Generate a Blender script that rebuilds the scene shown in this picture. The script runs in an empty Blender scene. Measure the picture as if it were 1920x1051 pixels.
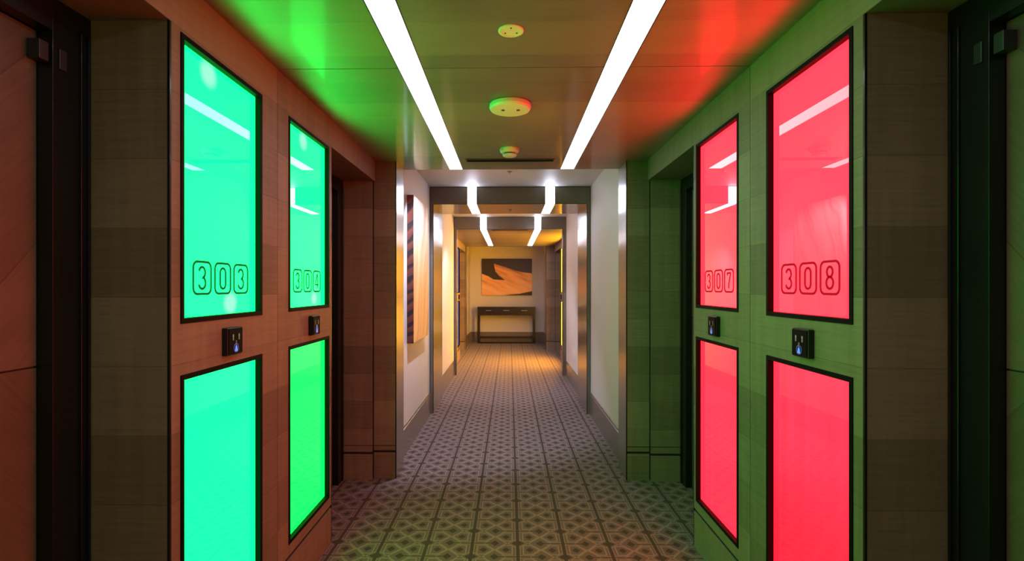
import bpy, bmesh, math
from mathutils import Vector

sc = bpy.context.scene
COL = sc.collection

# ------------------------------------------------------------------ camera, world, exposure
cam_d = bpy.data.cameras.new('camera')
cam = bpy.data.objects.new('camera', cam_d)
COL.objects.link(cam)
cam.location = (0, 0, 1.4)
cam.rotation_euler = (math.pi / 2, 0, math.radians(1.0))
cam_d.sensor_width = 36.0
cam_d.lens = 18.0
cam_d.shift_x = 0.0111
cam_d.shift_y = 0.0065
cam_d.clip_start = 0.02
sc.camera = cam

w = bpy.data.worlds.new('world')
sc.world = w
w.use_nodes = True
w.node_tree.nodes['Background'].inputs[0].default_value = (0.02, 0.022, 0.03, 1)
w.node_tree.nodes['Background'].inputs[1].default_value = 0.3

sc.view_settings.view_transform = 'Standard'
sc.view_settings.look = 'None'
sc.view_settings.gamma = 1.0
sc.view_settings.exposure = 0.0
sc.view_settings.use_curve_mapping = False
sc.cycles.use_denoising = True
sc.cycles.max_bounces = 10
sc.cycles.diffuse_bounces = 6
sc.cycles.glossy_bounces = 5
sc.cycles.sample_clamp_indirect = 6.0
sc.cycles.caustics_reflective = False
sc.cycles.caustics_refractive = False

# strengths of what gives light in the corridor
STRIP = 5.0
STRIP_MID = 17.0
STRIP_FAR = 12.0
GREEN = (0.0, 7.2, 0.56)
GREEN_FAR = (0.0, 5.0, 0.22)
PINK = (5.6, 0.045, 0.110)
AMBER = (46.0, 19.0, 0.48)
SPOT = 170.0
VIOLET = (0.28, 0.26, 0.70)
REAR_FILL = (2.0, 1.7, 0.30)  # yellow fill of the added lightboxes out of view

# ------------------------------------------------------------------ layout (metres; camera at x=0, y=0)
WL, WR = -0.98, 1.0            # wood walls of the door sections
FIN0, FIN1 = 1.46, 2.80        # wall between two doors
SEAM = 2.146
REC1 = 3.72                    # far side of the door recess
P1 = 4.0                       # end of first door section
P2A, P2B = 5.67, 6.42          # portal in the middle
P3 = 8.12                      # start of the last door section
F3A, F3B = 8.88, 10.12         # wall between doors there
END3 = 11.40
BACK = 13.05
HW = 2.319                     # wood ceiling
HB = 2.319                     # lower wood ceilings
HP = 2.512                     # plaster ceiling
HD = 2.17                      # recess height
PWL, PWR = -0.885, 0.895       # plaster walls

# ------------------------------------------------------------------ node helper
class N:
    """small expression builder for one material"""
    def __init__(self, name):
        self.m = bpy.data.materials.new(name)
        self.m.use_nodes = True
        self.t = self.m.node_tree
        self.b = self.t.nodes['Principled BSDF']
    def new(self, kind, **kw):
        n = self.t.nodes.new(kind)
        for k, v in kw.items():
            setattr(n, k, v)
        return n
    def put(self, sock, v):
        if isinstance(v, bpy.types.NodeSocket):
            self.t.links.new(v, sock)
        elif isinstance(v, (tuple, list)):
            sock.default_value = tuple(v) + ((1,) if len(v) == 3 and len(sock.default_value) == 4 else ())
        else:
            sock.default_value = v
    def math(self, op, a, b=0.0, c=0.0):
        n = self.new('ShaderNodeMath', operation=op)
        self.put(n.inputs[0], a); self.put(n.inputs[1], b); self.put(n.inputs[2], c)
        return n.outputs[0]
    def add(self, a, b): return self.math('ADD', a, b)
    def sub(self, a, b): return self.math('SUBTRACT', a, b)
    def mul(self, a, b): return self.math('MULTIPLY', a, b)
    def div(self, a, b): return self.math('DIVIDE', a, b)
    def lt(self, a, b): return self.math('LESS_THAN', a, b)
    def gt(self, a, b): return self.math('GREATER_THAN', a, b)
    def mx(self, a, b): return self.math('MAXIMUM', a, b)
    def mn(self, a, b): return self.math('MINIMUM', a, b)
    def ab(self, a): return self.math('ABSOLUTE', a)
    def fl(self, a): return self.math('FLOOR', a)
    def step(self, v, lo, hi):
        n = self.new('ShaderNodeMapRange', interpolation_type='SMOOTHSTEP')
        self.put(n.inputs['Value'], v)
        n.inputs['From Min'].default_value = lo; n.inputs['From Max'].default_value = hi
        return n.outputs[0]
    def mix(self, f, a, b, mode='MIX'):
        n = self.new('ShaderNodeMix', data_type='RGBA', blend_type=mode)
        self.put(n.inputs[0], f); self.put(n.inputs[6], a); self.put(n.inputs[7], b)
        return n.outputs[2]
    def xyz(self):
        tc = self.new('ShaderNodeTexCoord')
        s = self.new('ShaderNodeSeparateXYZ')
        self.t.links.new(tc.outputs['Object'], s.inputs[0])
        return s.outputs[0], s.outputs[1], s.outputs[2]
    def vec(self, x, y, z):
        n = self.new('ShaderNodeCombineXYZ')
        self.put(n.inputs[0], x); self.put(n.inputs[1], y); self.put(n.inputs[2], z)
        return n.outputs[0]
    def noise(self, v, scale, detail=3.0, rough=0.5):
        n = self.new('ShaderNodeTexNoise')
        self.put(n.inputs['Vector'], v)
        n.inputs['Scale'].default_value = scale
        n.inputs['Detail'].default_value = detail
        n.inputs['Roughness'].default_value = rough
        return n.outputs[0]
    def rand(self, v):
        n = self.new('ShaderNodeTexWhiteNoise', noise_dimensions='3D')
        self.put(n.inputs['Vector'], v)
        return n.outputs['Value']
    def curve(self, v, pts):
        n = self.new('ShaderNodeFloatCurve')
        self.put(n.inputs['Value'], v)
        c = n.mapping.curves[0]
        while len(c.points) > 2:
            c.points.remove(c.points[0])
        c.points[0].location = pts[0]; c.points[1].location = pts[-1]
        for p in pts[1:-1]:
            c.points.new(*p)
        for p in c.points:
            p.handle_type = 'VECTOR'
        n.mapping.update()
        return n.outputs[0]
    def ramp(self, v, stops):
        n = self.new('ShaderNodeValToRGB')
        self.put(n.inputs[0], v)
        e = n.color_ramp.elements
        e[0].position, e[0].color = stops[0][0], tuple(stops[0][1]) + (1,)
        e[1].position, e[1].color = stops[-1][0], tuple(stops[-1][1]) + (1,)
        for p, c in stops[1:-1]:
            q = e.new(p); q.color = tuple(c) + (1,)
        return n.outputs[0]
    def set(self, **kw):
        for k, v in kw.items():
            self.put(self.b.inputs[k.replace('_', ' ')], v)
        return self.m

def plain(name, col, rough=0.5, metal=0.0, coat=0.0, spec=0.5):
    n = N(name)
    x, y, z = n.xyz()
    g = n.noise(n.vec(x, y, z), 60.0, 2.0)
    c = n.mix(n.mul(g, 0.25), col, tuple(v * 0.72 for v in col))
    return n.set(Base_Color=c, Roughness=rough, Metallic=metal, Coat_Weight=coat, Coat_Roughness=0.08,
                 Specular_IOR_Level=spec)

def wood(name, axis, light, dark, band=0.2, rough=0.36, coat=0.5, coat_rough=0.22):
    """veneer in bands along one axis ('z' walls, 'y' ceilings), grain along the band"""
    n = N(name)
    x, y, z = n.xyz()
    if axis == 'z':
        u = n.div(n.add(z, 0.03), band)
        cell = n.vec(n.fl(u), n.fl(n.div(n.sub(y, SEAM), 1.58)), 0.0)
        grain = n.vec(n.mul(x, 3.0), n.mul(y, 3.0), n.mul(z, 60.0))
        streak = n.vec(n.mul(x, 40.0), n.mul(y, 40.0), n.mul(z, 2.5))
    elif axis == 'y':
        u = n.div(n.add(y, 0.05), band)
        cell = n.vec(n.fl(u), 4.0, 0.0)
        grain = n.vec(n.mul(x, 2.2), n.mul(y, 42.0), z)
        streak = n.vec(n.mul(x, 6.0), n.mul(y, 14.0), z)
    else:                                   # diagonal veneer of the doors, two mirrored halves
        s = n.sub(n.mul(n.gt(z, 1.19), 2.0), 1.0)
        d = n.add(n.mul(y, n.mul(s, -0.75)), n.mul(z, 0.66))
        e = n.add(n.mul(y, 0.66), n.mul(z, n.mul(s, 0.75)))
        u = n.div(d, band)
        cell = n.vec(n.fl(u), n.gt(z, 1.19), 3.0)
        grain = n.vec(x, n.mul(e, 3.0), n.mul(d, 55.0))
        streak = n.vec(x, n.mul(e, 10.0), n.mul(d, 12.0))
    r = n.rand(cell)
    g = n.noise(grain, 1.6, 5.0, 0.6)
    s2 = n.noise(streak, 0.8, 3.0, 0.5)
    f = n.add(n.mul(r, 0.42), n.add(n.mul(g, 0.50), n.mul(s2, 0.36)))
    f = n.step(f, 0.25, 1.05)
    c = n.mix(f, dark, light)
    c = n.mix(n.mul(n.lt(n.math('FRACT', u), 0.012), 0.35), c, (0.02, 0.015, 0.01))
    bump = n.new('ShaderNodeBump')
    bump.inputs['Strength'].default_value = 0.0 if 'portal' in name else 0.05
    bump.inputs['Distance'].default_value = 0.002
    n.put(bump.inputs['Height'], g)
    ro = n.add(n.mul(g, 0.14), rough - 0.05)
    n.put(n.b.inputs['Normal'], bump.outputs[0])
    if 'portal' in name:
        return n.set(Base_Color=c, Roughness=rough, Coat_Weight=coat, Coat_Roughness=coat_rough)
    return n.set(Base_Color=c, Roughness=ro, Coat_Weight=coat,
                 Coat_Roughness=n.add(n.mul(r, 0.10), coat_rough - 0.05))

M = {}
M['wood'] = wood('veneer_wall', 'z', (0.290, 0.225, 0.165), (0.145, 0.112, 0.082), rough=0.5, coat=0.0, coat_rough=0.3)
M['wood'].node_tree.nodes['Principled BSDF'].inputs['Specular IOR Level'].default_value = 0.18
M['wood_ceiling'] = wood('veneer_ceiling', 'y', (0.220, 0.190, 0.115), (0.085, 0.072, 0.045), band=0.26,
                         rough=0.52, coat=0.45, coat_rough=0.12)
def brushed(m):
    n = m.node_tree
    b = n.nodes['Principled BSDF']
    t = n.nodes.new('ShaderNodeCombineXYZ')
    t.inputs[1].default_value = 1.0
    n.links.new(t.outputs[0], b.inputs['Tangent'])
    b.inputs['Anisotropic'].default_value = 0.95
    b.inputs['IOR'].default_value = 2.25
    b.inputs['Specular IOR Level'].default_value = 1.0
brushed(M['wood_ceiling'])
M['wood_portal'] = wood('veneer_portal', 'z', (0.180, 0.155, 0.115), (0.110, 0.095, 0.068), band=0.45,
                        rough=0.32, coat=1.0, coat_rough=0.17)
M['wood_door'] = wood('veneer_door', 'd', (0.170, 0.115, 0.095), (0.070, 0.048, 0.042), band=0.34, coat=0.3)
M['black'] = plain('black_lacquered_steel', (0.006, 0.008, 0.011), 0.30, 0.0, 0.15, 0.3)
M['frame'] = plain('black_frame', (0.0035, 0.004, 0.005), 0.55, 0.0, 0.0, 0.06)
M['groove'] = plain('dark_groove', (0.012, 0.010, 0.009), 0.7)
M['bronze'] = plain('bronze_trim', (0.16, 0.14, 0.11), 0.25, 0.8)
M['grey_metal'] = plain('grey_metal', (0.32, 0.33, 0.36), 0.35, 0.8)
M['dark_metal'] = plain('dark_metal', (0.05, 0.055, 0.065), 0.4, 0.6)
M['plaster'] = plain('white_plaster', (0.66, 0.645, 0.62), 0.55)
M['white_plastic'] = plain('white_plastic', (0.80, 0.78, 0.70), 0.35)
M['slot_dark'] = plain('dark_slot', (0.015, 0.012, 0.012), 0.6)
M['lacquer'] = plain('dark_brown_lacquer', (0.018, 0.011, 0.009), 0.25, 0.0, 0.5)
M['concrete'] = plain('backing', (0.05, 0.05, 0.05), 0.9)

def emitter(name, col, strength=1.0):
    n = N(name)
    return n.set(Base_Color=(0.8, 0.8, 0.8) if strength > 3 else (0.1, 0.1, 0.1), Roughness=0.4, Emission_Color=col, Emission_Strength=strength)
M['strip'] = emitter('opal_diffuser', (0.95, 0.975, 1.0), STRIP)
M['strip_mid'] = emitter('opal_diffuser_middle', (0.86, 0.90, 1.12), STRIP_MID)
M['strip_far'] = emitter('opal_diffuser_far', (0.90, 0.92, 1.08), STRIP_FAR)
M['button_glow'] = emitter('button_glow', (0.02, 0.08, 0.5), 0.35)  # imitated glow around the bell button, not a lamp of its own
M['blue_white_led'] = emitter('pale_blue_led', (0.12, 0.28, 1.0), 0.9)
M['warm_icon'] = emitter('warm_icon', (1.0, 0.85, 0.62), 0.16)

def lightbox_mat(name, col, ends=None, spots=(), streak=0.15):
    """backlit coloured glass: glow with faint vertical streaks and soft bright spots in its emission colour"""
    n = N(name)
    x, y, z = n.xyz()
    st = n.noise(n.vec(x, n.mul(y, 26.0), n.mul(z, 0.4)), 1.0, 2.0)
    k = n.add(n.mul(n.sub(st, 0.5), 2 * streak), 1.0)
    k3 = n.vec(k, k, k)
    c = n.mix(1.0, col, k3, 'MULTIPLY')
    if ends:
        c = n.mix(n.step(z, ends[1], ends[2]), c, n.mix(1.0, ends[0], k3, 'MULTIPLY'))
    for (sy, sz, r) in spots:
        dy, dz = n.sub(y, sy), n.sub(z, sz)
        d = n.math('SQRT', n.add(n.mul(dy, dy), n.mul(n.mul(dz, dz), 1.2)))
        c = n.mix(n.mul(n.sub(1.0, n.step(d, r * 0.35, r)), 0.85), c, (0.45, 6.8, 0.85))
    return n.set(Base_Color=(0.01, 0.01, 0.01), Roughness=0.5, Emission_Color=c, Emission_Strength=1.0,
                 Coat_Weight=1.0, Coat_Roughness=0.012, Coat_IOR=1.54, Specular_IOR_Level=0.0)

def print_mat(name, col):
    n = N(name)
    return n.set(Base_Color=(0.0, 0.0, 0.0), Roughness=0.6, Specular_IOR_Level=0.1, Emission_Color=col, Emission_Strength=1.0)
M['print_green'] = print_mat('etched_green', (0.0, 0.09, 0.035))
M['print_red'] = print_mat('etched_red', (0.40, 0.0, 0.014))

# ---- carpet
def carpet():
    n = N('patterned_carpet')
    x, y, z = n.xyz()
    S, Q = 0.247, 0.140
    xs = n.div(n.sub(x, 0.044 - S / 2), S)                 # stripes where xs is half-integer
    i = n.math('ROUND', xs)
    au = n.ab(n.mul(n.sub(xs, i), S))                      # distance from cell centre
    vs = n.div(n.add(y, -0.001), Q)
    k = n.math('ROUND', vs)
    b = n.ab(n.mul(n.sub(vs, k), Q))                       # 0 at row, .07 halfway
    side = n.gt(xs, i)                                     # which side of the cell
    par = n.math('MODULO', n.ab(n.add(n.add(i, side), n.add(k, 100.0))), 2.0)
    node_here = n.gt(par, 0.5)
    H = S / 2
    stripe = n.gt(au, H - 0.0085)
    nd = n.mul(node_here, n.lt(n.add(n.div(n.sub(H, au), 0.034), n.div(b, 0.034)), 1.0))
    ctr = n.lt(n.add(n.div(au, 0.024), n.div(b, 0.030)), 1.0)
    b2 = n.sub(Q / 2, b)
    sd_d = n.add(n.div(n.ab(n.sub(au, 0.060)), 0.022), n.div(b2, 0.026))
    sd = n.lt(sd_d, 1.0)
    line = n.mul(n.sub(1.0, node_here), n.mul(n.lt(b, 0.0035), n.gt(au, 0.018)))
    dark = n.mx(n.mx(stripe, nd), n.mx(ctr, n.mx(sd, line)))
    def ring(d, at, wd):
        return n.lt(n.ab(n.sub(d, at)), wd)
    rh = n.add(n.div(au, 0.062), n.div(b, 0.070))          # rhombus about the centre diamond, meets its neighbour
    l1 = ring(rh, 1.0, 0.075)
    house = n.mx(n.div(b2, 0.046), n.mx(n.div(n.sub(au, 0.056), 0.038),
                 n.add(n.div(n.mx(n.sub(0.062, au), 0.0), 0.052), n.div(b2, 0.058))))
    l2 = ring(house, 1.0, 0.09)
    l3 = ring(n.add(n.div(n.sub(H, au), 0.052), n.div(b, 0.052)), 1.0, 0.07)
    l3 = n.mul(l3, node_here)
    l4 = n.mul(n.sub(1.0, node_here), n.mul(n.lt(n.ab(n.sub(b, 0.012)), 0.0022), n.gt(au, 0.035)))
    l5 = n.lt(n.ab(n.sub(au, H - 0.0125)), 0.0016)
    light = n.mx(n.mx(l1, l2), n.mx(l3, n.mx(l4, l5)))
    fuzz = n.noise(n.vec(x, y, z), 420.0, 2.0)
    big = n.noise(n.vec(x, y, z), 3.0, 2.0)
    c = n.mix(light, (0.132, 0.091, 0.090), (0.268, 0.196, 0.172))
    c = n.mix(n.mx(n.mul(dark, 0.93), 0.0), c, (0.018, 0.009, 0.008))
    c = n.mix(n.mul(fuzz, 0.25), c, (0.06, 0.045, 0.036))
    c = n.mix(n.mul(big, 0.18), c, (0.10, 0.08, 0.07))
    bump = n.new('ShaderNodeBump')
    bump.inputs['Strength'].default_value = 0.35
    bump.inputs['Distance'].default_value = 0.003
    n.put(bump.inputs['Height'], fuzz)
    n.put(n.b.inputs['Normal'], bump.outputs[0])
    return n.set(Base_Color=c, Roughness=0.95, Sheen_Weight=0.15, Specular_IOR_Level=0.15)
M['carpet'] = carpet()

# ---- pictures
def dune_end(x0, x1, z0, z1):
    n = N('dune_picture')
    x, y, z = n.xyz()
    u = n.div(n.sub(x, x0), x1 - x0)
    v = n.div(n.sub(z, z0), z1 - z0)
    R = n.curve(u, [(0, .60), (.236, .867), (.455, .775), (.66, .675), (.8, .63), (1, .60)])
    L = n.curve(u, [(0, .59), (.13, .52), (.236, .43), (.45, .415), (1, .40)])
    E = n.curve(u, [(0, 1), (.235, 1), (.245, .82), (.27, .66), (.33, .56), (.455, .43), (.47, 0), (1, 0)])
    B = n.curve(u, [(0, .0), (.42, .0), (.6, .03), (.75, .045), (1, .115)])
    d = n.add(n.mul(u, 0.55), n.mul(v, 0.85))
    e = n.sub(n.mul(u, 0.85), n.mul(v, 0.55))
    st = n.noise(n.vec(n.mul(d, 7.0), n.mul(e, 1.2), 0.0), 1.0, 4.0, 0.6)
    sand = n.ramp(n.add(n.mul(st, 0.9), n.mul(n.sub(0.5, v), 0.25)),
                  [(0.25, (0.42, 0.17, 0.075)), (0.48, (0.92, 0.44, 0.17)), (0.70, (0.97, 0.64, 0.30))])
    sky = n.mix(u, (0.020, 0.021, 0.045), (0.045, 0.045, 0.12))
    c = n.mix(n.step(n.sub(v, R), -0.01, 0.015), sand, sky)
    dk = n.mul(n.step(n.sub(v, L), -0.012, 0.012), n.step(n.sub(E, v), -0.02, 0.03))
    c = n.mix(dk, c, (0.028, 0.020, 0.026))
    c = n.mix(n.step(n.sub(B, v), -0.008, 0.012), c, (0.06, 0.028, 0.022))
    return n.set(Base_Color=c, Roughness=0.55)

def dune_left(y0, y1, z0, z1):
    n = N('dune_picture_tall')
    x, y, z = n.xyz()
    u = n.div(n.sub(y, y0), y1 - y0)
    v = n.div(n.sub(z, z0), z1 - z0)
    wob = n.noise(n.vec(u, v, 0.0), 1.6, 2.0)
    d = n.add(n.sub(n.mul(u, 1.0), n.mul(v, 0.55)), n.mul(wob, 0.5))
    e = n.add(n.mul(u, 0.5), n.mul(v, 1.0))
    st = n.noise(n.vec(n.mul(d, 5.5), n.mul(e, 0.5), 0.0), 1.0, 4.0, 0.62)
    lo = n.ramp(st, [(0.30, (0.34, 0.13, 0.05)), (0.45, (0.74, 0.34, 0.13)), (0.68, (0.90, 0.48, 0.20))])
    hi = n.ramp(st, [(0.33, (0.30, 0.17, 0.11)), (0.46, (0.70, 0.45, 0.30)), (0.64, (0.90, 0.72, 0.58))])
    c = n.mix(n.step(v, 0.25, 0.9), lo, hi)
    return n.set(Base_Color=c, Roughness=0.55)

def ripple_side():
    n = N('rippled_slipface')
    x, y, z = n.xyz()
    wob = n.noise(n.vec(n.mul(x, 3.0), 0.0, n.mul(z, 3.0)), 2.0, 2.0)
    zz = n.math('POWER', n.sub(2.3, z), 1.35)
    f = n.math('FRACT', n.add(n.add(n.mul(zz, 7.6), n.mul(x, 6.0)), n.mul(wob, 0.9)))
    c = n.ramp(f, [(0.0, (0.02, 0.008, 0.010)), (0.34, (0.03, 0.011, 0.011)), (0.5, (0.19, 0.045, 0.028)), (0.92, (0.12, 0.030, 0.022))])
    return n.set(Base_Color=c, Roughness=0.6)

# ------------------------------------------------------------------ mesh helpers
def link(name, bm, mats, parent=None, bevel=0.0, smooth=False):
    bmesh.ops.recalc_face_normals(bm, faces=bm.faces)
    me = bpy.data.meshes.new(name)
    bm.to_mesh(me); bm.free()
    for m in (mats if isinstance(mats, (list, tuple)) else [mats]):
        me.materials.append(m)
    o = bpy.data.objects.new(name, me)
    COL.objects.link(o)
    if parent is not None:
        o.parent = parent
    if smooth:
        for p in me.polygons: p.use_smooth = True
    if bevel:
        md = o.modifiers.new('bevel', 'BEVEL')
        md.width = bevel; md.segments = 2; md.limit_method = 'ANGLE'
    return o

def bx(bm, x0, x1, y0, y1, z0, z1, mi=0):
    if x0 > x1: x0, x1 = x1, x0
    if y0 > y1: y0, y1 = y1, y0
    if z0 > z1: z0, z1 = z1, z0
    v = [bm.verts.new(p) for p in ((x0, y0, z0), (x1, y0, z0), (x1, y1, z0), (x0, y1, z0),
                                   (x0, y0, z1), (x1, y0, z1), (x1, y1, z1), (x0, y1, z1))]
    for f in ((0, 3, 2, 1), (4, 5, 6, 7), (0, 1, 5, 4), (1, 2, 6, 5), (2, 3, 7, 6), (3, 0, 4, 7)):
        bm.faces.new([v[i] for i in f]).material_index = mi

def boxes(*bs):
    bm = bmesh.new()
    for b in bs: bx(bm, *b)
    return bm

def plate(bm, fixed, a0, a1, u0, u1, v0, v1, holes, mi=0):
    """board a0..a1 thick on axis 'x' (u=y, v=z) or 'z' (u=x, v=y), with rectangular holes"""
    us = sorted({u0, u1} | {min(max(h[i], u0), u1) for h in holes for i in (0, 1)})
    for ua, ub in zip(us, us[1:]):
        mid = (ua + ub) / 2
        cuts = sorted((h[2], h[3]) for h in holes if h[0] < mid < h[1])
        v = v0
        segs = []
        for c0, c1 in cuts:
            if c0 > v: segs.append((v, c0))
            v = max(v, c1)
        if v < v1: segs.append((v, v1))
        for va, vb in segs:
            if fixed == 'x': bx(bm, a0, a1, ua, ub, va, vb, mi)
            elif fixed == 'z': bx(bm, ua, ub, va, vb, a0, a1, mi)
            else: bx(bm, ua, ub, a0, a1, va, vb, mi)

def lathe(bm, prof, cx, cy, seg=40, mi=0):
    rings = []
    for r, z in prof:
        rings.append([bm.verts.new((cx + r * math.cos(2 * math.pi * i / seg), cy + r * math.sin(2 * math.pi * i / seg), z)) for i in range(seg)])
    for a, b in zip(rings, rings[1:]):
        for i in range(seg):
            bm.faces.new((a[i], a[(i + 1) % seg], b[(i + 1) % seg], b[i])).material_index = mi
    bm.faces.new(rings[0]).material_index = mi
    bm.faces.new(rings[-1]).material_index = mi

def empty(name, loc, label=None, cat=None, group=None, kind=None):
    o = bpy.data.objects.new(name, None)
    o.empty_display_size = 0.05
    COL.objects.link(o)
    o.location = (0, 0, 0)
    if label: o['label'] = label
    if cat: o['category'] = cat
    if group: o['group'] = group
    if kind: o['kind'] = kind
    o['_base'] = loc
    return o

def seat_all():
    """move each Empty to its thing's base, keeping its children in place"""
    for o in list(COL.objects):
        if '_base' in o.keys():
            b = Vector(o['_base'])
            del o['_base']
            o.location = b
            for c in o.children:
                c.location = Vector(c.location) - b

def tag(o, label, cat, group=None):
    o['label'] = label; o['category'] = cat
    if group: o['group'] = group
    return o

def struct(name, bm, mats, **kw):
    o = link(name, bm, mats, **kw)
    o['kind'] = 'structure'
    return o

# ------------------------------------------------------------------ floor
struct('floor', boxes((-3.2, 3.2, -2.6, BACK + 0.3, -0.05, 0.0)), M['carpet'])

# ------------------------------------------------------------------ ceilings
SL = (-0.466, -0.367)
SR = (0.397, 0.499)
def wood_ceiling(name, y0, y1, z, vent=None, seams=(), x0=-1.3, x1=1.3):
    bm = bmesh.new()
    ys = [y0] + [s for s in seams] + [y1]
    for i, (a, b) in enumerate(zip(ys, ys[1:])):
        holes = [(SL[0] - .004, SL[1] + .004, a, b), (SR[0] - .004, SR[1] + .004, a, b)]
        if vent and a < vent[2] < b:
            holes.append(vent)
        plate(bm, 'z', z, z + 0.02, x0, x1, a + (0.0025 if i else 0), b - (0.0025 if i < len(ys) - 2 else 0), holes)
    bx(bm, x0, x1, y0, y1, z + 0.022, z + 0.06, 1)
    return struct(name, bm, [M['wood_ceiling'], M['groove']])
VENT1 = (-0.318, 0.328, 3.66, 3.755)
VENT3 = (-0.30, 0.30, 8.20, 8.30)
wood_ceiling('ceiling', -2.0, P1, HW, VENT1, seams=(-0.55, SEAM))
wood_ceiling('ceiling', P3 + 0.0205, END3, HB, VENT3, seams=(9.4,))
struct('ceiling', boxes((-1.3, 1.3, P1, P3 - 0.0, HP, HP + 0.06)), M['plaster'])
struct('ceiling', boxes((-3.2, 3.2, END3, BACK + 0.3, HP, HP + 0.06)), M['plaster'])

# ------------------------------------------------------------------ walls of the door sections
LOW, UP = (0.257, 1.137), (1.290, 2.161)       # lightbox openings
def fin(side, ya, yb, seam, boxes_y, name):
    """wood wall between two doors with openings for four lightboxes"""
    s = -1 if side == 'left' else 1
    X = WL if side == 'left' else WR
    bm = bmesh.new()
    holes = [(a, b, z0, z1) for a, b in boxes_y for z0, z1 in (LOW, UP)]
    for (a, b) in ((ya, seam - .0015), (seam + .0015, yb)):
        plate(bm, 'x', X, X + s * .02, a, b, .207, HW, [h for h in holes if a < h[0] < b])
        bx(bm, X, X + s * .02, a, b, 0, .190)            # skirting band, flush, below a groove
        bx(bm, X + s * .006, X + s * .02, a, b, .190, .207, 1)
    bx(bm, X + s * .045, X + s * .55, ya + .012, yb - .012, 0, HW, 1)
    for h in holes:                                       # shallow boxes behind each opening
        pass
    for (a, b, inner) in ((ya, ya + .012, 1), (yb - .012, yb, 1)):      # end faces in the recesses
        x_in = X + s * .02
        bx(bm, x_in, X + s * .26, a, b, .207, HD)
        bx(bm, x_in, X + s * .26, a, b, 0, .190)
        bx(bm, x_in, X + s * .26, a + .003, b - .003, .190, .207, 1)
    bx(bm, X + s * .02, X + s * .045, seam - .02, seam + .02, 0, HW, 1)
    bx(bm, X + s * .02, X + s * .045, ya + .012, ya + .03, 0, HW, 1)
    bx(bm, X + s * .02, X + s * .045, yb - .03, yb - .012, 0, HW, 1)
    o = struct(name, bm, [M['wood'], M['groove']])
    # thin black corner profiles
    e = bmesh.new()
    bx(e, X - s * .0005, X + s * .0065, ya - .0012, ya + .006, 0, HD)
    bx(e, X - s * .0005, X + s * .0065, yb - .006, yb + .0012, 0, HD)
    link('corner_trim', e, M['black'], parent=o)
    return o

def lintel(side, ya, yb, name):
    s = -1 if side == 'left' else 1
    X = WL if side == 'left' else WR
    bm = boxes((X, X + s * .5, ya, yb, HD, HW))
    struct(name, bm, M['wood'])

def door(num, side, ya, yb, visible_closer=False):
    """black steel frame with door leaf at the back of a recess"""
    s = -1 if side == 'left' else 1
    X = WL if side == 'left' else WR
    fx = X + s * .23                     # frame face
    r = empty('door_%d' % num, (fx, (ya + yb) / 2, 0), kind='structure')
    f = bmesh.new()
    for (a, b, t) in ((ya, ya + .125, 1), (yb - .125, yb, -1)):
        bx(f, fx, fx + s * .09, a, b, 0, HD)
        base = a if t > 0 else b
        for q in (.008, .034):
            bx(f, fx - s * .006, fx, base + t * (q), base + t * (q + .007), 0, HD - .055)
    bx(f, fx, fx + s * .09, ya + .125, yb - .125, HD - .09, HD)
    link('door_frame', f, M['black'], parent=r, bevel=.0015)
    lx = X + s * .272
    l = bmesh.new()
    bx(l, lx, lx + s * .045, ya + .127, yb - .127, .006, 1.187)
    bx(l, lx, lx + s * .045, ya + .127, yb - .127, 1.192, HD - .093)
    bx(l, lx + s * .004, lx + s * .04, ya + .13, yb - .13, 1.186, 1.193, 1)
    link('door_leaf', l, [M['wood_door'], M['groove']], parent=r)
    h = bmesh.new()
    hy = ya + .19
    bx(h, lx, lx - s * .008, hy - .03, hy + .03, .92, 1.16)
    bx(h, lx - s * .008, lx - s * .05, hy - .008, hy + .008, .99, 1.006)
    bx(h, lx - s * .05, lx - s * .062, hy - .008, hy + .12, .988, 1.008)
    link('door_handle', h, M['grey_metal'], parent=r, bevel=.002)
    if visible_closer:
        c = bmesh.new()
        bx(c, lx, lx - s * .034, yb - .155, yb - .1265, 1.995, 2.046)
        bx(c, fx, fx - s * .004, yb - .108, yb - .084, 1.985, 2.040)
        link('door_closer', c, M['dark_metal'], parent=r, bevel=.003)
    b = boxes((lx + s * .05, lx + s * .3, ya, yb, 0, HD))
    link('backing', b, M['concrete'], parent=r)
    return r

PY = ((1.507, 2.010), (2.253, 2.763))
PY0 = tuple((a - 2.27, b - 2.27) for a, b in PY)
for side in ('left', 'right'):
    nm = 'wall_' + side
    fin(side, FIN0, FIN1, SEAM, PY, nm)
    fin(side, FIN0 - 2.27, FIN1 - 2.27, SEAM - 2.27, PY0, nm)
    lintel(side, FIN1 - 2.27, FIN0, nm)
    lintel(side, FIN1, REC1, nm)
door(1, 'left', FIN1 - 2.27, FIN0, True)
door(2, 'right', FIN1 - 2.27, FIN0, True)
door(3, 'left', FIN1, REC1)
door(4, 'right', FIN1, REC1)

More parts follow.
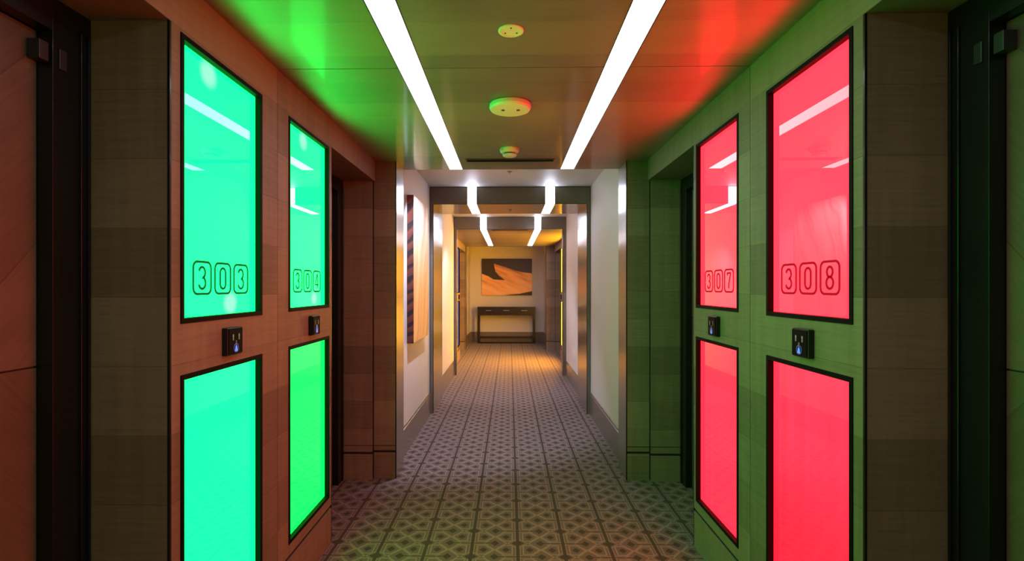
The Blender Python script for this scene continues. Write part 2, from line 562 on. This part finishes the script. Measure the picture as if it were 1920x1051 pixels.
# pilasters closing the first section: jamb of the recess, face, polished reveal
def pilaster(side, y_jamb, y0, y1, x_in, top, name, far=False):
    s = -1 if side == 'left' else 1
    X = WL if side == 'left' else WR
    bm = bmesh.new()
    dz = -.004
    for (xa, xb, yy, g) in ((X + s * .018, X + s * .55, y_jamb, .186), (x_in, X + s * .014, y0, .190)):
        bx(bm, xa, xb, yy, yy + .014, g + .017, top)
        bx(bm, xa, xb, yy, yy + .014, 0, g)
        bx(bm, xa, xb, yy + .005, yy + .014, g, g + .017, 1)
        # second, finer line of the skirting
    bx(bm, X + s * .014, X + s * .018, y0 - .003, y1, 0, top, 1)
    bx(bm, x_in + s * .0, x_in + s * .012, y0 + .014, y1, .207, top, 2)
    bx(bm, x_in + s * .0, x_in + s * .012, y0 + .014, y1, 0, .207, 2)
    bx(bm, x_in + s * .012, X + s * .6, y0 + .016, y1, 0, top, 1)
    o = struct(name, bm, [M['wood'], M['groove'], M['wood_portal']])
    e = bmesh.new()
    bx(e, x_in - s * .001, x_in + s * .006, y0 - .001, y0 + .008, 0, top)
    bx(e, x_in - s * .0015, X + s * .30, min(y0, y_jamb) - .0012, min(y0, y_jamb) + .003, .248, .2515)
    link('corner_trim', e, M['black'], parent=o)
    return o
pilaster('left', 3.705, 3.735, P1, -.83, HW, 'wall_left')
pilaster('right', 3.705, 3.735, P1, .8475, HW, 'wall_right')

# ------------------------------------------------------------------ plaster sections and portals
for side, X in (('left', PWL), ('right', PWR)):
    s = -1 if side == 'left' else 1
    for a, b in ((P1, P2A), (P2B, P3)):
        struct('wall_' + side, boxes((X, X + s * .5, a, b, 0, HP)), M['plaster'])
        bm = bmesh.new()
        bx(bm, X - s * .014, X, a, b, 0, .222)
        bx(bm, X - s * .009, X, a, b, .222, .245)
        struct('baseboard_' + side, bm, M['wood_portal'], bevel=.001)

def portal(num, ya, yb, xl, xr, z, solid_top=True):
    bm = bmesh.new()
    for s, X, O in ((-1, xl, PWL - .4), (1, xr, PWR + .4)):
        bx(bm, X, O, ya, yb, 0, z, 0)
    # beam with slots cut for the light strips
    for (a, b) in ((xl - .45, SL[0] - .004), (SL[1] + .004, SR[0] - .004), (SR[1] + .004, xr + .45)):
        bx(bm, a, b, ya, yb, z, HP, 0)
    for S in (SL, SR):
        bx(bm, S[0] - .004, S[1] + .004, ya + .02, yb - (.02 if solid_top else 0), z + .02, HP, 1)
    o = struct('trim_%d' % num, bm, [M['wood_portal'], M['groove']])
    e = bmesh.new()
    t = .005
    zz = HP - .001
    for s, X, O in ((-1, xl, PWL), (1, xr, PWR)):
        bx(e, O + s * .001, O - s * t, ya - .002, ya + .004, .245, zz)
        bx(e, X - s * .001, X + s * t, ya - .002, ya + .004, .0, z)
    bx(e, PWL, PWR, ya - .002, ya + .004, HP - .006, HP - .0005)
    bx(e, xl, xr, ya - .002, ya + .004, z - .001, z + .004)
    link('corner_trim', e, M['black'], parent=o)
    return o
portal(1, P2A, P2B, -.845, .853, HB)
portal(2, P3, P3 + .02, -.845, .845, HB, False)

# ------------------------------------------------------------------ last door section
for side in ('left', 'right'):
    s = -1 if side == 'left' else 1
    X = WL if side == 'left' else WR
    nm = 'wall_' + side
    struct(nm, boxes((-.845 if s < 0 else .845, s * 1.5, P3 + .02, P3 + .18, 0, HB)), M['wood'])
PY3 = ((F3A + .045, F3A + .535), (F3B - .545, F3B - .055))
_HW, HW = HW, HB
for side in ('left', 'right'):
    nm = 'wall_' + side
    fin(side, F3A, F3B, (F3A + F3B) / 2 - .005, PY3, nm)
    lintel(side, P3 + .18, F3A, nm)
    lintel(side, F3B, END3 - .03, nm)
door(5, 'left', P3 + .18, F3A)
door(6, 'right', P3 + .18, F3A)
door(7, 'left', F3B, END3 - .03)
door(8, 'right', F3B, END3 - .03)
pilaster('right', END3 - .03, END3, END3 + .25, .81, HB, 'wall_right')
pilaster('left', END3 - .03, END3, END3 + .25, -.975, HB, 'wall_left')
HW = _HW
struct('trim_3', boxes((-1.6, 1.6, END3, END3 + .25, HB, HP)), M['wood_portal'])

# end lobby
struct('wall_end', boxes((-3.2, 3.2, BACK, BACK + .3, 0, HP)), M['plaster'])
struct('wall_left', boxes((-1.4, -1.01, END3 + .25, BACK, 0, HP)), M['plaster'])
struct('wall_right', boxes((.87, 1.4, END3 + .25, BACK, 0, HP)), M['plaster'])
struct('baseboard_end', boxes((-1.01, .87, BACK - .014, BACK, 0, .262)), M['wood_portal'])
struct('baseboard_left', boxes((-1.01, -.996, END3 + .26, BACK - .014, 0, .262)), M['wood_portal'])
struct('baseboard_right', boxes((.856, .87, END3 + .26, BACK - .014, 0, .262)), M['wood_portal'])
# behind the camera
struct('wall_back', boxes((-1.6, 1.6, -2.3, -2.0, 0, HW + .1)), M['plaster'])
for side in ('left', 'right'):
    s = -1 if side == 'left' else 1
    X = WL if side == 'left' else WR
    struct('wall_' + side, boxes((X, s * 1.6, -2.0, FIN0 - 2.27, 0, HW)), M['wood'])

# ------------------------------------------------------------------ light strips
def strip(y0, y1, z, S, label, group, fronts=(), mat='strip'):
    r = empty('linear_ceiling_light', ((S[0] + S[1]) / 2, (y0 + y1) / 2, z), label, 'ceiling light', group)
    d = bmesh.new()
    fa = fronts[0] if fronts else None
    bx(d, S[0], S[1], y0 + (.001 if not fa else .0), y1 - .001, z + .0015, z + .016)
    if fa:
        bx(d, S[0], S[1], y0 + .0015, y0 + .016, z + .016, HP - .002)
    if len(fronts) > 1:
        bx(d, S[0], S[1], y1 - .016, y1 - .0015, z + .016, HP - .002)
    link('diffuser', d, M[mat], parent=r)
    t = bmesh.new()
    for a, b in ((S[0] - .004, S[0]), (S[1], S[1] + .004)):
        bx(t, a, b, y0, y1, z - .001, z + .018)
        if fa:
            bx(t, a, b, y0 - .001, y0 + .018, z + .018, HP - .002)
        if len(fronts) > 1:
            bx(t, a, b, y1 - .018, y1 + .001, z + .018, HP - .002)
    link('edge_trim', t, M['bronze'], parent=r)
    return r
for S, wd in ((SL, 'left'), (SR, 'right')):
    near = 'green' if wd == 'left' else 'red'
    strip(-1.9, P1, HW, S, 'long white linear light in the near wood ceiling, on the %s-lit %s side' % (near, wd), 'linear lights of the near ceiling')
    strip(P2A, P2B, HB, S, 'short white linear light wrapping the front of the middle wood portal, %s one' % wd, 'linear lights of the middle portal', (1, 2), 'strip_mid')
    strip(P3, END3, HB, S, 'white linear light bending down over the farthest portal towards the dune picture, %s one' % wd, 'linear lights of the far ceiling', (1,), 'strip_far')

# ------------------------------------------------------------------ lightboxes
def polyring(pts, closed, wd):
    """offset outlines of a polyline, as (left, right) point lists"""
    n = len(pts)
    L, R = [], []
    for i in range(n):
        p = Vector(pts[i])
        a = Vector(pts[i - 1]) if (i > 0 or closed) else p
        b = Vector(pts[(i + 1) % n]) if (i < n - 1 or closed) else p
        d1 = (p - a).normalized() if (p - a).length > 1e-9 else (b - p).normalized()
        d2 = (b - p).normalized() if (b - p).length > 1e-9 else d1
        t = (d1 + d2).normalized()
        m = Vector((-t.y, t.x))
        c = max(.5, m.dot(Vector((-d1.y, d1.x))))
        L.append(p + m * wd / 2 / c); R.append(p - m * wd / 2 / c)
    return L, R

def ribbon(bm, pts, closed, wd, to3, th):
    L, R = polyring(pts, closed, wd)
    n = len(pts)
    V = [[bm.verts.new(to3(p.x, p.y, h)) for p in row] for row in (L, R) for h in (0, th)]
    Lb, Lt, Rb, Rt = V
    for i in range(n if closed else n - 1):
        j = (i + 1) % n
        bm.faces.new((Lt[i], Lt[j], Rt[j], Rt[i]))
        bm.faces.new((Lb[i], Lb[j], Lt[j], Lt[i]))
        bm.faces.new((Rb[i], Rb[j], Rt[j], Rt[i]))
        bm.faces.new((Lb[i], Lb[j], Rb[j], Rb[i]))
    if not closed:
        bm.faces.new((Lb[0], Lt[0], Rt[0], Rb[0])); bm.faces.new((Lb[-1], Lt[-1], Rt[-1], Rb[-1]))

def arc(cx, cy, rx, ry, a0, a1, n=10):
    return [(cx + rx * math.cos(math.radians(a0 + (a1 - a0) * i / n)), cy + ry * math.sin(math.radians(a0 + (a1 - a0) * i / n))) for i in range(n + 1)]
# digits in a box 1 wide (-.5...5) and 2 tall (-1..1)
GLYPH = {
    '0': [(arc(0, .52, .42, .48, 180, 0) + arc(0, -.52, .42, .48, 0, -180), True)],
    '3': [(arc(-.03, .50, .42, .50, 165, -75) + arc(-.02, -.47, .46, .53, 75, -165), False)],
    '4': [([(.22, -1.0), (.22, 1.0), (.10, 1.0), (-.46, -.35), (-.46, -.50), (.48, -.50)], False)],
    '7': [([(-.42, .70), (-.42, 1.0), (.42, 1.0), (.42, .80)] + [(.16, .1), (.0, -.4), (-.08, -1.0)], False)],
    '8': [(arc(0, .53, .37, .46, -90, 268, 18), True), (arc(0, -.46, .44, .53, 90, 448, 18), True)],
}
def rounded(w_, h_, r):
    p = []
    for cx, cy, a in ((w_ / 2 - r, h_ / 2 - r, 0), (-w_ / 2 + r, h_ / 2 - r, 90), (-w_ / 2 + r, -h_ / 2 + r, 180), (w_ / 2 - r, -h_ / 2 + r, 270)):
        p += arc(cx, cy, r, r, a, a + 90, 5)
    return p

def lightbox(side, y0, y1, z0, z1, mat, label, group, number=None):
    s = -1 if side == 'left' else 1
    X = WL if side == 'left' else WR
    r = empty('lightbox', (X, (y0 + y1) / 2, z0), label, 'lightbox', group)
    g = .0005
    y0 += g; y1 -= g; z0 += g; z1 -= g
    W = .016
    f = bmesh.new()
    for a in ((y0, y1, z0, z0 + W), (y0, y1, z1 - W, z1), (y0, y0 + W, z0 + W, z1 - W), (y1 - W, y1, z0 + W, z1 - W)):
        bx(f, X - s * .003, X + s * .026, *a)
    link('frame', f, M['frame'], parent=r, bevel=.001)
    p = boxes((X + s * .019, X + s * .0245, y0 + W, y1 - W, z0 + W, z1 - W))
    link('glass_panel', p, mat, parent=r)
    if number:
        cy = (y0 + y1) / 2 + .008
        tw, th, gap = .096, .104, .0235
        nb = bmesh.new()
        cz = 1.430
        for i, ch in enumerate(number):
            off = (i - 1) * (tw + gap)
            def to3(u, v, h, off=off):
                yy = (cy + off + u) if side == 'left' else (cy - off - u)
                return (X + s * (.019 - .0002 - h), yy, cz + v)
            ribbon(nb, rounded(tw, th, .020), True, .0080, to3, .0012)
            for pts, closed in GLYPH[ch]:
                q = [(px * .040, py * .0355) for px, py in pts]
                ribbon(nb, q, closed, .0080, to3, .0012)
        n_ = link('room_number', nb, M['print_green'] if side == 'left' else M['print_red'], parent=r)
        n_['label'] = 'etched outlined digits %s on the glass' % number
    return r

SP = ((1.682, 2.105, .060), (1.815, 1.343, .055), (2.463, 2.105, .060), (2.60, 1.343, .045))  # soft bright spots mixed into the upper green emission colour
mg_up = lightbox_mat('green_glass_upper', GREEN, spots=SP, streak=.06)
mg_a = lightbox_mat('green_glass_lower', (0.0, 5.0, .56), streak=.06)
mg_b = lightbox_mat('green_glass_far_lower', GREEN_FAR, streak=.10)
mp = lightbox_mat('pink_glass', PINK, streak=.18)
mp_up = lightbox_mat('pink_glass_upper', (7.8, 0.070, 0.140), streak=.12)
mp_lo = lightbox_mat('pink_glass_lower', (5.6, 0.045, 0.110), ends=((5.6, .020, .065), .95, .45), streak=.35)
m_amber = lightbox_mat('amber_glass', AMBER, streak=.1)
m_rear_fill = lightbox_mat('rear_fill_glass', REAR_FILL, streak=.1)
m_violet = lightbox_mat('violet_glass', VIOLET, streak=.1)
(a0, a1), (b0, b1) = PY
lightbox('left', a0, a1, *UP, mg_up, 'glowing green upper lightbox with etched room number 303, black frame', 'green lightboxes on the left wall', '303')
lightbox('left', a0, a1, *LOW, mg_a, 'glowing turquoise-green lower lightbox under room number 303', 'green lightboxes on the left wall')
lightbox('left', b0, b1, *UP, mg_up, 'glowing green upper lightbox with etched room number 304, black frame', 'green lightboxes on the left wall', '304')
lightbox('left', b0, b1, *LOW, mg_b, 'glowing pure green lower lightbox under room number 304', 'green lightboxes on the left wall')
lightbox('right', b0, b1, *UP, mp_up, 'glowing pink-red upper lightbox with etched room number 307', 'red lightboxes on the right wall', '307')
lightbox('right', b0, b1, *LOW, mp, 'glowing pink-red lower lightbox under room number 307', 'red lightboxes on the right wall')
lightbox('right', a0, a1, *UP, mp_up, 'glowing pink-red upper lightbox with etched room number 308', 'red lightboxes on the right wall', '308')
lightbox('right', a0, a1, *LOW, mp_lo, 'glowing streaky red lower lightbox under room number 308', 'red lightboxes on the right wall')
for (p0, p1), k in zip(PY0, ('first', 'second')):  # invented lightboxes out of view, added to light the near jambs
    for zz, kk in ((UP, 'upper'), (LOW, 'lower')):
        lightbox('left', p0, p1, *zz, m_rear_fill, 'added unseen yellow %s lightbox lighting the near jambs, left side, %s pair' % (kk, k), 'added unseen lightboxes lighting the near jambs')
        lightbox('right', p0, p1, *zz, m_rear_fill, 'added unseen yellow %s lightbox lighting the near jambs, right side, %s pair' % (kk, k), 'added unseen lightboxes lighting the near jambs')
for (p0, p1), k in zip(PY3, ('nearer', 'farther')):
    for zz, kk in ((UP, 'upper'), (LOW, 'lower')):
        lightbox('left', p0, p1, *zz, m_violet, 'violet-blue %s lightbox past the farthest portal, %s pair' % (kk, k), 'violet lightboxes far left')
        lightbox('right', p0, p1, *zz, m_amber, 'bright amber %s lightbox past the farthest portal, %s pair' % (kk, k), 'amber lightboxes far right')

# ------------------------------------------------------------------ doorbell panels
def bell(side, yc, label, zc=1.212, dim=False, blue=False):
    s = -1 if side == 'left' else 1
    X = WL if side == 'left' else WR
    r = empty('doorbell_panel', (X, yc, zc - .05), label, 'doorbell', 'doorbell panels between the lightboxes')
    h = .048
    link('housing', boxes((X, X - s * .020, yc - h, yc + h, zc - h, zc + h)), M['black'], parent=r, bevel=.003)
    f = X - s * .020
    link('face_plate', boxes((f, f - s * .0035, yc - h + .004, yc + h - .004, zc - h + .004, zc + h - .004)), M['frame'], parent=r, bevel=.001)
    f -= s * .0035
    for q in (-1, 1):
        bm = bmesh.new()
        yy = yc + q * .019
        bx(bm, f, f - s * .0012, yy - .0022, yy + .0022, zc + .004, zc + .025)
        bx(bm, f, f - s * .0012, yy - .0038, yy + .0038, zc + .017, zc + .0215)
        link('icon', bm, M['warm_icon'] if not dim else M['grey_metal'], parent=r)
    bm = boxes((f, f - s * .0012, yc - .003, yc + .003, zc - .013, zc + .002))
    link('sensor_slot', bm, M['grey_metal'] if not blue else M['blue_white_led'], parent=r)
    # bell-shaped lit button
    bm = bmesh.new()
    prof = [(-.009, -.012), (.009, -.012), (.0065, -.006), (.004, .004), (0, .009), (-.004, .004), (-.0065, -.006)]
    fa = [bm.verts.new((f, yc + u, zc - .023 + v)) for u, v in prof]
    fb = [bm.verts.new((f - s * .0018, yc + u, zc - .023 + v)) for u, v in prof]
    bm.faces.new(fa); bm.faces.new(fb)
    for i in range(len(prof)):
        j = (i + 1) % len(prof)
        bm.faces.new((fa[i], fa[j], fb[j], fb[i]))
    b = link('button', bm, M['blue_white_led'], parent=r)
    b['label'] = 'small lit pale blue bell button'
    bm = bmesh.new()
    ribbon(bm, arc(0, 0, .0145, .0145, 0, 350, 20), True, .003, lambda u, v, t: (f - s * t, yc + u, zc - .023 + v), .001)
    link('added_halo', bm, M['button_glow'], parent=r)  # added ring imitating the blue glow around the button
    return r
bell('left', 1.775, 'black square doorbell panel under room number 303')
bell('left', 2.525, 'small black doorbell panel with blue lit dots under room number 304', blue=True, dim=True)
bell('right', 2.495, 'small black doorbell panel under room number 307', dim=True)
bell('right', 1.745, 'black square doorbell panel under room number 308')
bell('left', F3B - .30, 'tiny doorbell panel between the far violet lightboxes', dim=True)
bell('right', F3B - .30, 'tiny doorbell panel between the far amber lightboxes', dim=True)

# ------------------------------------------------------------------ ceiling fixtures
def disc_on(name, cx, cy, z, prof, mat, label, cat, group=None):
    r = empty(name, (cx, cy, z), label, cat, group)
    bm = bmesh.new()
    lathe(bm, [(rr, z - h) for rr, h in prof], cx, cy)
    o = link('housing', bm, mat, parent=r)
    for p in o.data.polygons: p.use_smooth = False
    return r
c = disc_on('sprinkler_cover', .005, 1.835, HW, [(.046, 0), (.046, .003), (.042, .005), (.034, .005), (.033, .0035), (.001, .0035)], M['white_plastic'],
            'small flat round cover nearest in the wood ceiling', 'sprinkler')
for a in (30, 150, 270):
    bm = bmesh.new()
    bx(bm, .005 + .024 * math.cos(math.radians(a)) - .003, .005 + .024 * math.cos(math.radians(a)) + .003,
       1.835 + .024 * math.sin(math.radians(a)) - .003, 1.835 + .024 * math.sin(math.radians(a)) + .003, HW - .0045, HW - .0035)
    link('slot', bm, M['bronze'], parent=c)
c = disc_on('ceiling_speaker', .003, 2.575, HW, [(.100, 0), (.104, .004), (.104, .020), (.098, .030), (.085, .032), (.001, .033)], M['white_plastic'],
            'large round white speaker disc in the middle of the near ceiling', 'speaker')
for q in (-.036, .04):
    bm = bmesh.new()
    lathe(bm, [(.009, HW - .0325), (.009, HW - .035), (.002, HW - .035)], .003 + q, 2.575 - .01, 16)
    link('screw_cap', bm, M['bronze'], parent=c)
c = disc_on('smoke_detector', .0, 3.40, HW, [(.062, 0), (.065, .006), (.063, .020), (.055, .030), (.045, .032)], M['white_plastic'],
            'small two-tiered round smoke detector before the slot vent', 'smoke detector')
bm = bmesh.new()
lathe(bm, [(.038, HW - .032), (.038, HW - .040), (.020, HW - .040)], 0, 3.40)
g_ = link('sensor_gap', bm, M['slot_dark'], parent=c)
bm = bmesh.new()
lathe(bm, [(.046, HW - .040), (.047, HW - .046), (.036, HW - .054), (.001, HW - .056)], 0, 3.40)
link('sensor_cap', bm, M['white_plastic'], parent=c)
for (cx, cy, z, lab) in ((.0, 4.93, HP, 'tiny round sprinkler in the white plaster ceiling before the middle portal'),
                         (.005, 6.07, HB, 'tiny round sprinkler under the middle wood portal')):
    c = disc_on('sprinkler', cx, cy, z, [(.028, 0), (.028, .003), (.014, .005), (.010, .012), (.001, .013)], M['grey_metal'], lab, 'sprinkler', 'sprinklers')
    bm = bmesh.new()
    lathe(bm, [(.004, z - .013), (.004, z - .018), (.009, z - .019), (.009, z - .021), (.001, z - .021)], cx, cy, 20)
    link('deflector', bm, M['grey_metal'], parent=c)

def slot_vent(v, z, label):
    r = empty('slot_vent', ((v[0] + v[1]) / 2, (v[2] + v[3]) / 2, z), label, 'vent', 'slot vents in the wood ceilings')
    x0, x1, y0, y1 = v[0] + .001, v[1] - .001, v[2] + .001, v[3] - .001
    f = bmesh.new()
    t = .008
    for a in ((x0, x1, y0, y0 + t), (x0, x1, y1 - t, y1), (x0, x0 + t, y0 + t, y1 - t), (x1 - t, x1, y0 + t, y1 - t)):
        bx(f, *a, z - .002, z + .018)
    link('frame', f, M['black'], parent=r)
    b = bmesh.new()
    bx(b, x0 + t, x1 - t, y0 + t, y1 - t, z + .016, z + .019)
    link('backing', b, M['slot_dark'], parent=r)
    for k in (1, 2):
        yy = y0 + t + (y1 - y0 - 2 * t) * k / 3
        link('blade', boxes((x0 + t, x1 - t, yy - .003, yy + .003, z + .002, z + .015)), M['slot_dark'], parent=r)
slot_vent(VENT1, HW, 'long dark slot vent at the end of the near wood ceiling')
slot_vent(VENT3, HB, 'long dark slot vent in the farthest wood ceiling')

# ------------------------------------------------------------------ picture spotlights on the plaster ceiling
def spotlight(x, y, label, aim, k=1.0):
    z = 2.43
    r = empty('ceiling_spotlight', (x, y, HP), label, 'spotlight', 'spotlights of the plaster ceilings')
    m = bmesh.new()
    lathe(m, [(.030, HP), (.030, HP - .006), (.008, HP - .008), (.008, z + .05)], x, y, 24)
    link('mount', m, M['white_plastic'], parent=r)
    h = bmesh.new()
    lathe(h, [(.022, z + .052), (.026, z + .048), (.028, z + .004), (.024, z), (.022, z + .010)], x, y, 28)
    link('lamp_head', h, M['white_plastic'], parent=r)
    l = bmesh.new()
    lathe(l, [(.021, z + .012), (.021, z + .009)], x, y, 24)
    link('lens', l, M['strip'], parent=r)
    ld = bpy.data.lights.new('spot', 'SPOT')
    ld.energy = SPOT * k
    ld.color = (0.72, 0.76, 1.0)
    ld.spot_size = math.radians(95)
    ld.spot_blend = 0.5
    ld.shadow_soft_size = 0.012
    lo = bpy.data.objects.new('spot_lamp', ld)
    COL.objects.link(lo)
    lo.parent = r
    lo.location = (x, y, z - .004)
    lo.rotation_euler = (Vector(aim) - Vector((x, y, z))).to_track_quat('-Z', 'Y').to_euler()
spotlight(-.36, 4.22, 'small white spotlight lighting the tall dune canvas on the left wall', (-.76, 5.2, .6))
spotlight(-.36, 6.62, 'small white spotlight hidden behind the middle wood portal', (-.20, 7.9, 0), 0.6)

# ------------------------------------------------------------------ pictures
def canvas_left():
    y0, y1, z0, z1 = 4.40, 5.20, .916, 2.195
    xa, xb = PWL, PWL + .058
    bm = bmesh.new()
    bx(bm, xa + .001, xb, y0, y1, z0, z1)
    for f in bm.faces:
        c_ = f.calc_center_median()
        f.material_index = 0 if abs(c_.x - xb) < .002 else 1
    o = link('canvas_picture', bm, [dune_left(y0, y1, z0, z1), ripple_side()])
    tag(o, 'tall dune canvas with dark rippled edge hung on the left plaster wall', 'picture')
canvas_left()
ex0, ex1, ez0, ez1 = -.705, .57, 1.195, 2.12
bm = boxes((ex0, ex1, BACK - .045, BACK - .001, ez0, ez1))
o = link('dune_picture', bm, dune_end(ex0, ex1, ez0, ez1), bevel=.002)
tag(o, 'wide picture of a sand dune under navy sky on the end wall above the console', 'picture')

# ------------------------------------------------------------------ console table
cx0, cx1, cy0, cy1 = -.795, .635, 12.74, 13.02
t = empty('console_table', ((cx0 + cx1) / 2, (cy0 + cy1) / 2, 0), 'dark brown lacquered console table with drawers against the end wall', 'table')
link('tabletop', boxes((cx0 - .01, cx1 + .01, cy0 - .01, cy1, .882, .910)), M['lacquer'], parent=t, bevel=.002)
link('apron', boxes((cx0 + .045, cx1 - .045, cy0 + .012, cy1 - .01, .70, .882)), M['lacquer'], parent=t)
for x in (cx0, cx1 - .05):
    for y in (cy0, cy1 - .05):
        link('leg', boxes((x, x + .05, y, y + .05, 0, .882)), M['lacquer'], parent=t, bevel=.002)
dw = (cx1 - cx0 - .10) / 3
for k in range(3):
    a = cx0 + .05 + k * dw
    d = link('drawer', boxes((a + .006, a + dw - .006, cy0 - .002, cy0 + .011, .712, .874)), M['lacquer'], parent=t, bevel=.0015)
    h = bmesh.new()
    mx_ = a + dw / 2
    bx(h, mx_ - .07, mx_ + .07, cy0 - .020, cy0 - .014, .812, .826)
    for q in (-.06, .055):
        bx(h, mx_ + q, mx_ + q + .006, cy0 - .014, cy0 - .002, .815, .823)
    link('handle', h, M['grey_metal'], parent=d, bevel=.001)
link('stretcher', boxes((cx0 + .05, cx1 - .05, cy0 + .01, cy0 + .04, .125, .155)), M['lacquer'], parent=t)
link('stretcher', boxes((cx0 + .05, cx1 - .05, cy1 - .04, cy1 - .01, .125, .155)), M['lacquer'], parent=t)
link('bottom_rail', boxes((cx0 + .05, cx1 - .05, cy0 + .005, cy0 + .045, .0, .035)), M['lacquer'], parent=t)

seat_all()
